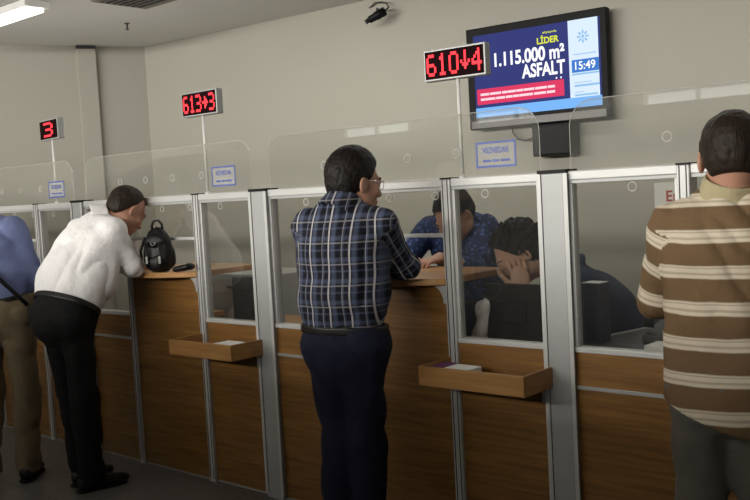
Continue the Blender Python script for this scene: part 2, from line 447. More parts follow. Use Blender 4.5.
CB = {0: 'teller panel behind the striped-shirt man', 1: 'teller panel of dark wood in front of the plaid-shirt man', 2: 'teller panel of brown wood under the black backpack',
      3: 'teller panel of brown wood behind the blue-shirt man', -1: 'teller panel at right end of the counter', 4: 'teller panel near the far wall'}
for k, x in WX.items():
    a = x
    if k != 4 or True:
        if k == -1 or k == 4: pass
        narrow_post(x+.5, NA[k]); narrow_post(x+1.143, NC[k])
        window_bay(x+.059, x+.4775, [x+.304], BA[k], 'A')
        counter_bay(x+.5225, x+1.1205, [x+.57, x+.82, x+1.07], CB[k], CB[k].replace('teller panel', 'pale bowed worktop on the teller panel'))
        window_bay(x+1.1655, x+1.5845, [x+1.32], BC[k], 'C')
    # acrylic upper screen
    a, c, z0, z1, r = x+.064, x+1.5785, 1.5425, 1.792, .095
    pts = [(a, z0), (c, z0)]+[(c-r+r*math.sin(q*PI/16), z1-r+r*math.cos(q*PI/16)) for q in range(8, -1, -1)]+[(a+r-r*math.sin(q*PI/16), z1-r+r*math.cos(q*PI/16)) for q in range(0, 9)]
    lab = {-1: 'past the right end', 0: 'passing behind the striped-shirt man\'s head', 1: 'behind the plaid-shirt man\'s head', 2: 'above the backpack and the white-shirt man', 3: 'at far left below the smallest number display', 4: 'near the far wall'}[k]
    s = thing('acrylic_screen', ((a+c)/2, Y0+.02, z0), 'clear acrylic screen with rounded corners '+lab, 'screen', 'clear acrylic screens on the top rail')
    MB().prism(pts, Y0+.018, Y0+.024, 'y').build('sheet', M['acrylic'], s)
    cp = [(p[0], Y0+.021, p[1]) for p in pts[1:]]+[(a, Y0+.021, z0)]
    MB().tube(cp, .0016, 6).build('polished_edge', M['ring'], s)
    for d in (.44, .69, .937, 1.19): MB().ring((x+d, Y0+.016, 1.634), .017, .0022).build('hole_and_reflection_ring', M['ring'], s)

# sliding trays under the C windows
def tray(x0, x1, label, items):
    t = thing('document_tray', ((x0+x1)/2, Y0-.1, .72), label, 'tray', 'open wooden trays on the counter front')
    ya, yb = Y0-.215, Y0-.004
    MB().box(x0, x1, ya, ya+.014, .722, .8).build('front_board', M['wood_tray'], t, bevel=.002)
    for u in (x0, x1-.012): MB().box(u, u+.012, ya+.014, yb, .722, .8).build('side_board', M['wood_tray'], t, bevel=.001)
    MB().box(x0+.012, x1-.012, ya+.014, yb, .722, .73).build('bottom_board', M['wood_tray'], t)
    for u in (x0+.03, x1-.05):
        b = MB().box(u, u+.02, Y0-.12, yb, .716, .722); b.box(u, u+.02, Y0-.012, yb-.0, .66, .716)
        b.build('bracket', M['alu'], t)
    return t
tray(-2.305, -1.815, 'open wooden tray jutting from the counter, nearest, right of the plaid-shirt man', 0)
tray(-3.945, -3.455, 'open wooden tray jutting from the counter, farther one left of the plaid-shirt man', 0)
o = MB().box(-2.22, -2.10, Y0-.185, Y0-.07, .7305, .79).build('paper_slips', M['paper'], None, bevel=.001, origin=(-2.15, Y0-.12, .73)); solo(o, 'pale slips of paper lying in the nearest wooden tray', 'paper')
o = MB().box(-2.29, -2.235, Y0-.17, Y0-.05, .7305, .79).build('leaflet', plain('purple_print', (.16, .04, .16), .5), None, bevel=.001, origin=(-2.26, Y0-.1, .73)); solo(o, 'purple leaflet at the left end of the nearest wooden tray', 'leaflet')
o = MB().lathe([(.009, 0), (.013, .012), (.012, .03), (.005, .036)], (-1.99, Y0-.08, .73)).build('ink_stamp', M['black'], None, smooth=True, origin=(-1.99, Y0-.08, .73)); solo(o, 'small black stamp standing in the nearest wooden tray', 'stamp')
o = MB().box(-3.63, -3.50, Y0-.185, Y0-.08, .7305, .795).build('paper_slips', M['paper'], None, bevel=.002, origin=(-3.56, Y0-.12, .73)); solo(o, 'pale slips of paper lying in the farther wooden tray', 'paper')

# ------------------------------------------------------------------ LED number displays
FONT = {'6': '01110 10000 10000 11110 10001 10001 01110', '1': '00100 01100 00100 00100 00100 00100 01110', '0': '01110 10001 10001 10001 10001 10001 01110',
        '3': '11110 00001 00001 01110 00001 00001 11110', 'd': '00100 00100 00100 10101 01110 00100 00000', '4': '00010 00110 01010 10010 11111 00010 00010', ' ': '0 0 0 0 0 0 0',
        'r': '00000 00100 00110 11111 00110 00100 00000', '9': '01110 10001 10001 01111 00001 00001 01110'}
def display(x, zb, seq, label, rot, w=.29, h=.128):
    t = thing('number_display', (x, Y0+.03, 1.537), label, 'number display', 'red LED number displays on poles')
    zc = zb+h/2; m = Matrix.Translation((x-.006, Y0+.04, zc)) @ Matrix.Rotation(rot, 4, 'Z')
    hb = MB().box(-w/2, w/2, -.017, .024, -h/2, h/2).build('housing', M['alu'], t, bevel=.003, m=m)
    MB().box(-w/2+.008, w/2-.008, -.0185, -.0172, -h/2+.008, h/2-.008).build('display_face', M['ledface'], t, m=m)
    cx = -w/2+.016; step = (h-.045)/6.6; sx = step*.88
    tot = sum(len(FONT[c].split()[0])+1 for c in seq)-1
    sx = (w-.032)/tot
    for ch in seq:
        rows = FONT[ch].split(); b = MB()
        for r_, row in enumerate(rows):
            for c_, v in enumerate(row):
                if v == '1':
                    px, pz = cx+c_*sx, (3-r_)*step
                    b.box(px-sx*.0, px+sx*1.0, -.0202, -.0188, pz-step*.5, pz+step*.5)
        cx += (len(rows[0])+1)*sx
        if ch != ' ': b.build('arrow' if ch in 'dr' else 'digit', M['led'], t, m=m)
        else: b.bm.free()
    MB().tube([(x, Y0+.04, 1.537), (x, Y0+.04, zb+.002)], .0075, 10).build('pole', M['whiteplastic'], t, smooth=True)
    MB().lathe([(.0145, 0), (.0145, .006), (.009, .012)], (x, Y0+.04, 1.537)).build('pole_foot', M['whiteplastic'], t)
display(-2.226, 1.938, '610d4', 'largest red LED display reading 610 and 4, on a pole left of the television', math.radians(5))
display(-3.868, 1.944, '613r3', 'middle red LED display reading 613 and 3, on a pole above the backpack', 0)
display(-5.375, 1.935, ' 3 ', 'smallest red LED display at far left, reading 3, over the white-shirt man\'s back', math.radians(-8), .29, .128)

# blue notices on the acrylic
def notice(x, label):
    t = thing('counter_notice', (x, Y0+.016, 1.57), label, 'notice', 'blue-framed notices stuck on the acrylic screens')
    w, z0, z1, y = .186, 1.57, 1.672, Y0+.0155; e = .008
    MB().box(x-w/2, x+w/2, y, y+.002, z0, z1).build('sheet', M['film'], t)
    b = MB(); b.box(x-w/2, x+w/2, y-.001, y-.0002, z0, z0+e); b.box(x-w/2, x+w/2, y-.001, y-.0002, z1-e, z1)
    b.box(x-w/2, x-w/2+e*.9, y-.001, y-.0002, z0+e, z1-e); b.box(x+w/2-e*.9, x+w/2, y-.001, y-.0002, z0+e, z1-e)
    b.build('border', M['blue'], t, label='blue border')
    text('VEZNEDAR', (x, y-.001, z0+.068), t, M['blue'], width=.125, height=.024, bold=.02)
    b = MB(); xx = x-.06
    for L in (.035, .03, .045):
        b.box(xx, xx+L, y-.001, y-.0002, z0+.022, z0+.031); xx += L+.008
    b.build('small_print', M['blue'], t)
notice(-2.045, 'blue-framed notice stuck on the acrylic below the television')
notice(-3.705, 'blue-framed notice stuck on the acrylic right of the 613 display pole')
notice(-5.33, 'blue-framed notice stuck on the acrylic at far left')
# English notice in the right glazed panel
t = thing('window_notice', (-1.36, Y0+.03, 1.3), 'white notice with dark red lettering behind the glass beside the striped-shirt man', 'notice')
MB().box(-1.405, -1.315, Y0+.034, Y0+.036, 1.27, 1.478).build('sheet', M['paper'], t)
text('En', (-1.338, Y0+.033, 1.43), t, M['redprint'], height=.038, bold=.02)

# ------------------------------------------------------------------ television on the back wall
def wl(s, off, z):             # point along the back wall
    q = WA+WD*s-WN*off; return Vector((q.x, q.y, z))
def wallmat(s, off, z): return Matrix.Translation(wl(s, off, z)) @ Matrix.Rotation(ANG, 4, 'Z')
tvw, tvh = 1.055, .715
m = wallmat(4.16, .10, 2.257)
t = thing('television', wl(4.16, .06, 1.9), 'wide wall-mounted television showing a blue slide about asphalt', 'television')
b = MB(); b.box(-tvw/2, tvw/2, -.03, .035, -tvh/2, tvh/2); b.build('housing', plain('tv_plastic', (.006, .006, .007), .6, spec=.2), t, bevel=.008, m=m)
MB().box(-tvw/2+.02, tvw/2-.02, -.034, -.0295, -tvh/2+.008, -tvh/2+.06).build('lower_bezel', plain('grey_bezel', (.085, .08, .08), .35), t, m=m, label='grey lower bezel', bevel=.002)
MB().box(-.3, .3, .035, .098, -.2, .2).build('wall_mount', M['black'], t, m=m)
def em(name, c, s=1.0): return plain(name, tuple(v*.03 for v in c), .6, spec=.05, emit=c, es=s, var=.02)
sx0, sx1, sz0, sz1 = -tvw/2+.06, tvw/2-.045, -tvh/2+.085, tvh/2-.055
SW, SH = sx1-sx0, sz1-sz0
yy = -.031
def scr(name, mat, u0, u1, v0, v1, d, parent, lab=None):
    return MB().box(sx0+SW*u0, sx0+SW*u1, yy-d-.0006, yy-d, sz0+SH*v0, sz0+SH*v1).build(name, mat, parent, m=m, label=lab)
E_navy = em('screen_navy', (.035, .045, .19)); E_white = em('screen_white', (.72, .85, 1.0), 1.0); E_txt = em('screen_text_white', (1, 1, 1), 1.1)
E_pink = em('screen_crimson', (.75, .045, .13)); E_sky = em('screen_sky_blue', (.20, .48, .95)); E_yel = em('screen_yellow', (.8, .85, .05)); E_blue = em('screen_clock_blue', (.05, .20, .62))
E_pale = em('screen_pale_blue', (.3, .55, .85)); E_navy2 = em('screen_slate', (.12, .2, .35))
scrn = scr('screen', E_navy, 0, 1, 0, 1, 0, t)
scr('ticker_bar', E_sky, 0, 1, 0, .115, .0010, t, 'light blue bar')
scr('side_bar', E_white, .765, .985, .115, 1, .0010, t, 'white side panel')
scr('banner', E_pink, .015, .72, .155, .345, .0010, t, 'crimson banner')
scr('clock_panel', E_blue, .785, .985, .40, .545, .0020, t, 'blue clock panel')
def stext(s, u, v, wu, hv, mat, name='lettering', bold=.03):
    me = text_mesh(s, SW*wu, SH*hv, bold)
    me.transform(m @ Matrix.Translation((sx0+SW*u, yy-.0035, sz0+SH*v)))
    return link(name, me, mat, t)
stext('1.115.000 m²', .455, .675, .56, .17, E_txt, bold=.03)
stext('ASFALT', .565, .492, .34, .165, E_txt, bold=.03)
stext('LİDER', .61, .835, .17, .10, E_yel, bold=.03)
stext('altyapıda', .625, .91, .11, .035, E_yel, bold=.01)
stext('15:49', .885, .475, .15, .095, E_txt, bold=.012)
b = MB()
for v, ws in ((.275, (.08, .1, .05, .07, .06, .09, .1, .06)), (.215, (.04, .09, .08, .06, .05, .12, .1, .07))):
    u_ = .045
    for q in ws:
        if u_+q > .70: break
        b.box(sx0+SW*u_, sx0+SW*(u_+q*.93), yy-.003, yy-.0022, sz0+SH*(v-.013), sz0+SH*(v+.016)); u_ += q
b.build('banner_print', em('screen_banner_print', (1, .72, .78)), t, m=m)
b = MB()
for v, h_, u0, u1, in ((.37, .02, .785, .985), (.28, .008, .80, .93), (.235, .025, .80, .985), (.17, .008, .80, .87), (.13, .02, .80, .97), (.60, .01, .80, .97)):
    b.box(sx0+SW*u0, sx0+SW*u1, yy-.003, yy-.0022, sz0+SH*v, sz0+SH*(v+h_))
b.build('side_print', E_pale, t, m=m)
# round rosette emblem of petals
b = MB(); cx, cz = sx0+SW*.875, sz0+SH*.80
for k in range(8):
    a = k*PI/4
    c0 = Vector((cx, 0, cz))+Vector((math.cos(a), 0, math.sin(a)))*.030
    pts = [(c0.x+.014*math.cos(q)*math.cos(a)-.007*math.sin(q)*math.sin(a), c0.z+.014*math.cos(q)*math.sin(a)+.007*math.sin(q)*math.cos(a)) for q in [j*PI/5 for j in range(10)]]
    b.prism(pts, yy-.003, yy-.0022, 'y')
b.prism([(cx+.01*math.cos(j*PI/6), cz+.012*math.sin(j*PI/6)) for j in range(12)], yy-.003, yy-.0022, 'y')
b.build('emblem', E_pale, t, m=m)
for u_ in (.665, .70): MB().prism([(sx0+SW*u_+.006*math.cos(j*PI/5), sz0+SH*.368+.006*math.sin(j*PI/5)) for j in range(10)], yy-.003, yy-.0022, 'y').build('page_dot', E_txt, t, m=m)
# box below the tv and its cable
mb = wallmat(4.275, .0, 1.783)
t = thing('speaker_box', wl(4.275, .05, 1.68), 'black speaker box fixed to the wall under the television', 'speaker')
MB().box(-.145, .145, -.15, -.004, -.105, .112).build('cabinet', M['black'], t, bevel=.012, m=mb)
MB().box(-.125, .125, -.1515, -.149, -.085, .09).build('grille', plain('speaker_grille', (.02, .02, .021), .8, bump=.5, scale=60), t, m=mb)
cp = [wl(3.93, .05, 1.90), wl(3.935, .05, 1.86), wl(3.97, .05, 1.815), wl(4.03, .05, 1.80), wl(4.09, .05, 1.815), wl(4.12, .05, 1.84)]
o = MB().tube(cp, .006, 8).build('power_cable', M['darkgrey'], None, smooth=True, origin=cp[3]); solo(o, 'dark cable looping between the television and the speaker box', 'cable')

# security camera
t = thing('security_camera', wl(2.86, 0, 2.9), 'black bullet security camera on a curved arm, high on the back wall', 'security camera')
A = wl(2.821, .22, 2.785); B = wl(2.931, .12, 2.862)
d = (B-A)
MB().tube([A, A+d*.15, A+d*.16, A+d*.5, A+d*.52, B], [.017, .017, .026, .03, .034, .034], 14).build('camera_body', M['black'], t, smooth=True)
MB().tube([A-d*.03, A+d*.02], .019, 14).build('lens_hood', M['darkgrey'], t)
MB().tube([B-d*.1, wl(2.94, .08, 2.895), wl(2.90, .06, 2.935), wl(2.848, .05, 2.952), wl(2.777, .03, 2.96), wl(2.707, .008, 2.937)], .006, 8).build('cable', M['darkgrey'], t, smooth=True)
MB().tube([A+d*.6, A+d*.6+Vector((0, 0, .05)), wl(2.80, .004, 2.90)], .009, 8).build('bracket', M['darkgrey'], t)

# ceiling things
t = thing('ceiling_light', (-6.55, 3.4, H), 'bright fluorescent ceiling light at the top left corner', 'ceiling light')
m = Matrix.Translation((-6.85, 3.53, H))
MB().box(-.65, .65, -.10, .10, -.05, -.002).build('housing', M['whiteplastic'], t, bevel=.004, m=m)
for s in (-.045, .045): MB().tube([(-.62, s, -.066), (.62, s, -.066)], .016, 10).build('tube', M['tube'], t, m=m)
t = thing('ceiling_vent', (-5.5, 4.05, H), 'dark square ceiling vent at the top edge', 'vent')
MB().box(-5.98, -5.42, 3.82, 4.30, H-.02, H-.002).build('frame', plain('vent_frame', (.2, .17, .14), .6), t, bevel=.004)
for k in range(7): MB().box(-5.94, -5.46, 3.87+k*.055, 3.895+k*.055, H-.028, H-.02).build('slat', M['darkgrey'], t)
t = thing('sprinkler_head', (-6.6, 4.545, H), 'small dark sprinkler head on the ceiling', 'sprinkler')
MB().lathe([(.02, -.002), (.02, -.008), (.008, -.01), (.008, -.05)], (-6.6, 4.545, H)).build('stem', M['darkgrey'], t)
MB().lathe([(.006, -.05), (.018, -.052), (.018, -.056)], (-6.6, 4.545, H)).build('deflector', M['darkgrey'], t)

# ------------------------------------------------------------------ backpack and pouch on the worktop
BX, BY, BZ = -4.335, 3.10, 1.13
exec_later = []

# ------------------------------------------------------------------ signed-distance sculpting for soft shapes
class Field:
    def __init__(s): s.p = []
    def cap(s, a, b, ra, rb=None, side=None, qa=1., qb=None, k=.03, fa=False, fb=False, tag=0):
        s.p.append(('c', np.array(a, float), np.array(b, float), ra, ra if rb is None else rb, None if side is None else np.array(side, float)/np.linalg.norm(side), qa, qa if qb is None else qb, k, fa, fb, tag)); return s
    def ell(s, c, r, R=None, k=.03, sub=False, tag=0):
        s.p.append(('e', np.array(c, float), np.array(r, float), np.eye(3) if R is None else np.array(R, float), k, sub, tag)); return s
    def dist(s, pr, P):
        if pr[0] == 'c':
            _, a, b, ra, rb, side, qa, qb, k, fa, fb, tag = pr
            ab = b-a; L2 = ab@ab; w = P-a; hu = (w@ab)/L2; h = np.clip(hu, 0, 1)
            q = w-h[..., None]*ab; r = ra+(rb-ra)*h
            d2 = (q*q).sum(-1)
            if side is not None:
                qs = q@side; rat = qa+(qb-qa)*h
                d2 = d2-qs*qs+(qs/rat)**2
            d = np.sqrt(np.maximum(d2, 1e-12))-r
            L = math.sqrt(L2)
            if fb: d = np.maximum(d, (hu-1)*L)
            if fa: d = np.maximum(d, -hu*L)
            return d
        _, c, r, R, k, sub, tag = pr
        q = (P-c)@R
        k0 = np.sqrt(((q/r)**2).sum(-1)); k1 = np.sqrt(((q/r**2)**2).sum(-1))
        return k0*(k0-1)/np.maximum(k1, 1e-9)
    def bounds(s, pr):
        if pr[0] == 'c':
            r = max(pr[3]*max(1, pr[6]), pr[4]*max(1, pr[7])); return np.minimum(pr[1], pr[2])-r, np.maximum(pr[1], pr[2])+r
        r = pr[2].max(); return pr[1]-r, pr[1]+r
    def mesh(s, res, cuts=(), hollow=(), disp=None, smooth=2, slab=None):
        lo = np.min([s.bounds(p)[0] for p in s.p if not (p[0] == 'e' and p[5])], 0)-.03
        hi = np.max([s.bounds(p)[1] for p in s.p if not (p[0] == 'e' and p[5])], 0)+.03
        n = np.ceil((hi-lo)/res).astype(int)+1
        ax = [lo[i]+np.arange(n[i])*res for i in range(3)]
        D = np.full(n, .5)
        for pr in s.p:
            k = pr[8] if pr[0] == 'c' else pr[4]
            a, b = s.bounds(pr); mg = k+res*3
            i0 = np.clip(np.floor((a-mg-lo)/res).astype(int), 0, n); i1 = np.clip(np.ceil((b+mg-lo)/res).astype(int)+1, 0, n)
            if (i1 <= i0).any(): continue
            sl = tuple(slice(i0[i], i1[i]) for i in range(3))
            P = np.stack(np.meshgrid(*[ax[i][sl[i]] for i in range(3)], indexing='ij'), -1)
            d = s.dist(pr, P); o = D[sl]
            if pr[0] == 'e' and pr[5]:
                h = np.maximum(k-np.abs(o+d), 0)/k; D[sl] = np.maximum(o, -d)+h*h*k/4
            else:
                h = np.maximum(k-np.abs(o-d), 0)/k; D[sl] = np.minimum(o, d)-h*h*k/4
        if disp is not None or cuts or hollow or slab:
            msk = np.abs(D) < .06 if not (cuts or hollow or slab) else D < .06
            idx = np.nonzero(msk); P = np.stack([ax[i][idx[i]] for i in range(3)], -1); v = D[idx]
            if disp is not None: v = v+disp(P)
            for c in cuts:
                p0, nn = np.array(c[0], float), np.array(c[1], float); nn = nn/np.linalg.norm(nn)
                v = np.maximum(v, (P-p0)@nn)
            for f in hollow: v = np.maximum(v, -f(P))
            D[idx] = v
        V, Fc = surface_nets(D, res); V += lo
        if smooth: V = relax(V, Fc, smooth)
        return V, Fc
    def tags(s, V):
        best = np.full(len(V), 9.); out = np.zeros((len(V), 3))
        for pr in s.p:
            if pr[0] != 'c' or pr[11] is None: continue
            d = s.dist(pr, V); mk = d < best
            best = np.minimum(best, d); tg = pr[11]
            if callable(tg): out[mk] = tg(V[mk])
        return out

def surface_nets(D, h):
    ins = D < 0; n = D.shape
    c = np.zeros(tuple(k-1 for k in n), np.int8)
    for dx in (0, 1):
        for dy in (0, 1):
            for dz in (0, 1): c += ins[dx:n[0]-1+dx, dy:n[1]-1+dy, dz:n[2]-1+dz]
    m = (c > 0) & (c < 8); idx = np.argwhere(m); N = len(idx)
    ids = np.full(m.shape, -1, np.int64); ids[m] = np.arange(N)
    pos = np.zeros((N, 3)); cnt = np.zeros(N)
    corners = [(x, y, z) for x in (0, 1) for y in (0, 1) for z in (0, 1)]
    for a in corners:
        for ax_ in range(3):
            if a[ax_]: continue
            b = list(a); b[ax_] = 1
            fa = D[idx[:, 0]+a[0], idx[:, 1]+a[1], idx[:, 2]+a[2]]; fb = D[idx[:, 0]+b[0], idx[:, 1]+b[1], idx[:, 2]+b[2]]
            cr = (fa < 0) != (fb < 0); t = np.where(cr, fa/np.where(cr, fa-fb, 1), 0)
            p = np.array(a, float)[None, :]+np.zeros((N, 3)); p[:, ax_] += t
            pos[cr] += p[cr]; cnt[cr] += 1
    V = (idx+pos/np.maximum(cnt, 1)[:, None])*h
    F = []
    for ax_ in range(3):
        a = [slice(None)]*3; b = [slice(None)]*3; a[ax_] = slice(0, -1); b[ax_] = slice(1, None)
        A, B = ins[tuple(a)], ins[tuple(b)]
        e = np.argwhere(A != B); o1, o2 = [(1, 2), (2, 0), (0, 1)][ax_]
        ok = (e[:, o1] > 0) & (e[:, o2] > 0) & (e[:, o1] < m.shape[o1]) & (e[:, o2] < m.shape[o2]); e = e[ok]
        fl = A[e[:, 0], e[:, 1], e[:, 2]]
        q = []
        for d1, d2 in ((-1, -1), (0, -1), (0, 0), (-1, 0)):
            g = e.copy(); g[:, o1] += d1; g[:, o2] += d2; q.append(ids[g[:, 0], g[:, 1], g[:, 2]])
        q = np.stack(q, 1); q[~fl] = q[~fl][:, ::-1]
        F.append(q[(q >= 0).all(1)])
    return V, np.concatenate(F)

def relax(V, F, it):
    for k in range(it):
        S = np.zeros_like(V); c = np.zeros(len(V))
        for i in range(4):
            j = F[:, (i+1) % 4]; l = F[:, (i+3) % 4]; ii = F[:, i]
            for cc in range(3): S[:, cc] += np.bincount(ii, V[j, cc]+V[l, cc], len(V))
            c += np.bincount(ii, minlength=len(V))*2
        V = V*.5+.5*S/np.maximum(c, 1)[:, None]
    return V

def mesh_from(name, parts):
    Vs, Fs, As, Ms = [], [], [], []; o = 0
    for V, F, A, mi in parts:
        Vs.append(V); Fs.append(F+o); As.append(A if A is not None else np.zeros((len(V), 3))); Ms.append(np.full(len(F), mi)); o += len(V)
    V = np.concatenate(Vs); F = np.concatenate(Fs); A = np.concatenate(As)
    me = bpy.data.meshes.new(name); me.vertices.add(len(V)); me.vertices.foreach_set('co', V.astype(np.float32).ravel())
    me.loops.add(F.size); me.loops.foreach_set('vertex_index', F.astype(np.int32).ravel())
    me.polygons.add(len(F)); me.polygons.foreach_set('loop_start', np.arange(0, F.size, 4, dtype=np.int32))
    me.polygons.foreach_set('loop_total', np.full(len(F), 4, dtype=np.int32))
    me.polygons.foreach_set('use_smooth', np.ones(len(F), bool)); me.polygons.foreach_set('material_index', np.concatenate(Ms).astype(np.int32))
    at = me.attributes.new('cloth', 'FLOAT_VECTOR', 'POINT'); at.data.foreach_set('vector', A.astype(np.float32).ravel())
    me.update(calc_edges=True); me.validate(); return me
def soft(name, field, mat, parent, res=.007, label=None, origin=None, **kw):
    V, F = field.mesh(res, **kw); A = field.tags(V)
    return link(name, mesh_from(name, [(V, F, A, 0)]), mat, parent, label, origin)

def folds(amp, seed, freq=26, anis=(1, 1, .55)):
    r = np.random.RandomState(seed); ks = []
    for i in range(7):
        d = r.normal(size=3)*np.array(anis); d /= np.linalg.norm(d); ks.append((d*freq*r.uniform(.5, 1.9), r.uniform(0, 6.3), r.uniform(.4, 1)))
    tot = sum(k[2] for k in ks)
    def f(P):
        wv = .6*np.sin(P@np.array([9., 5, 7])+seed)
        s = sum(a*np.sin(P@k+ph+wv*2) for k, ph, a in ks)/tot
        return amp*(.55-1.6*np.abs(np.tanh(s*2.4)))
    return f

def rotm(yaw, pitch, roll=0):
    # columns: x right, y forward, z up; yaw = heading (0 = +Y), pitch > 0 looks down
    return np.array(Matrix.Rotation(yaw, 3, 'Z') @ Matrix.Rotation(-pitch, 3, 'X') @ Matrix.Rotation(roll, 3, 'Y'))

def hand(Fd, w, d, n, curl=.5, thumb=1, k=.006, s=1.0):
    w = np.array(w, float); d = np.array(d, float); d /= np.linalg.norm(d); n = np.array(n, float); n -= d*(n@d); n /= np.linalg.norm(n)
    t = np.cross(d, n)*thumb
    R = np.stack([t, d, n], 1)
    Fd.ell(w+d*.045*s, np.array([.041, .054, .0165])*s, R, k=.012)
    for off, L in ((.031, .070), (.0105, .080), (-.0105, .074), (-.031, .056)):
        b = w+d*.082*s+t*off*s; a = b; ang = curl*.5
        for j, f in enumerate((.45, .31, .24)):
            dr = d*math.cos(ang)+n*math.sin(ang)+t*off*1.5
            e = a+dr*L*f*s; Fd.cap(a, e, (.0088-j*.0009)*s, (.0082-j*.0009)*s, k=k); a = e; ang += curl*.75
    a = w+d*.02*s+t*.030*s
    for L, tt, nn in ((.042, .9, .35), (.032, .55, .5), (.026, .3, .6)):
        dr = d*.9+t*tt+n*nn*curl*1.2; dr /= np.linalg.norm(dr); e = a+dr*L*s; Fd.cap(a, e, .0115*s, .0098*s, k=k); a = e

HS = 1.07
def rescale(f, c, k0=0):
    for i in range(k0, len(f.p)):
        q = list(f.p[i])
        if q[0] == 'c': q[1] = c+(q[1]-c)*HS; q[2] = c+(q[2]-c)*HS; q[3] *= HS; q[4] *= HS
        else: q[1] = c+(q[1]-c)*HS; q[2] = q[2]*HS
        f.p[i] = tuple(q)
def head_field(c, R, nb, skin_neck=.053):
    f = Field(); T = lambda *p: c+R@np.array(p, float)
    f.cap(nb, T(0, -.026, -.045), skin_neck+.007, skin_neck+.002, k=.03)
    f.cap(np.array(nb)-np.array([0, 0, .05]), nb, .075, skin_neck+.006, k=.03)
    f.ell(T(0, -.014, .035), (.074, .094, .083), R, k=.03)
    f.ell(T(0, .026, -.03), (.060, .066, .086), R, k=.04)
    f.ell(T(0, .066, -.092), (.025, .02, .018), R, k=.03)
    for s in (-1, 1):
        f.ell(T(s*.046, .014, -.066), (.02, .03, .025), R, k=.03)
        f.ell(T(s*.04, .062, -.022), (.02, .018, .02), R, k=.025)
        f.ell(T(s*.032, .096, .004), (.019, .016, .012), R, k=.012, sub=True)
        f.ell(T(s*.031, .078, .003), (.0155, .0125, .0115), R, k=.004)
        f.ell(T(s*.0115, .097, -.034), (.009, .011, .008), R, k=.008)
        E = R @ np.array(Matrix.Rotation(s*.35, 3, 'Z') @ Matrix.Rotation(-.15, 3, 'X'))
        f.ell(T(s*.080, -.008, -.006), (.0085, .020, .033), E, k=.008)
        f.ell(T(s*.088, .0, -.002), (.006, .011, .018), E, k=.006, sub=True)
    f.cap(T(-.034, .082, .022), T(.034, .082, .022), .011, k=.015)
    f.cap(T(0, .086, .012), T(0, .108, -.028), .008, .0125, k=.012)
    f.cap(T(-.018, .088, -.058), T(.018, .088, -.058), .0065, k=.006)
    f.cap(T(-.014, .087, -.069), T(.014, .087, -.069), .0075, k=.006)
    rescale(f, c, 2)
    return f, lambda *p: c+R@np.array(p, float)*HS
def hair_field(c, R, T, style):
    f = Field(); T0 = T; T = lambda *p: c+R@np.array(p, float)
    g = style.get('grow', .009)
    f.ell(T(0, -.017, .037), (.075+g, .095+g, .083+g), R, k=.02)
    f.ell(T(0, -.050, -.012), (.060+g, .050+g, .060), R, k=.03)
    if style.get('top'): f.ell(T(0, -.012, .037+style['top']), (.072, .092, .088), R, k=.03)
    if style.get('side', 1):
        for s in (-1, 1): f.ell(T(s*.066, .010, .012), (.014+g*.3, .022, .05), R, k=.02)
    for s in (-1, 1): f.ell(T(s*.088, .008, -.014), (.026, .026, .036), R, k=.006, sub=True)
    hl = style.get('hairline', .056)
    cuts = [(T(0, hl, .075), R@np.array([0, .85, -.52])), (T(0, -.03, style.get('nape', -.072)), R@np.array([0, -.15, -1]))]
    f.ell(T(0, .095, -.005), (.062, .05, .066), R, k=.02, sub=True)
    rescale(f, c); cuts = [(c+(np.array(a)-c)*HS, n_) for a, n_ in cuts]
    return f, cuts

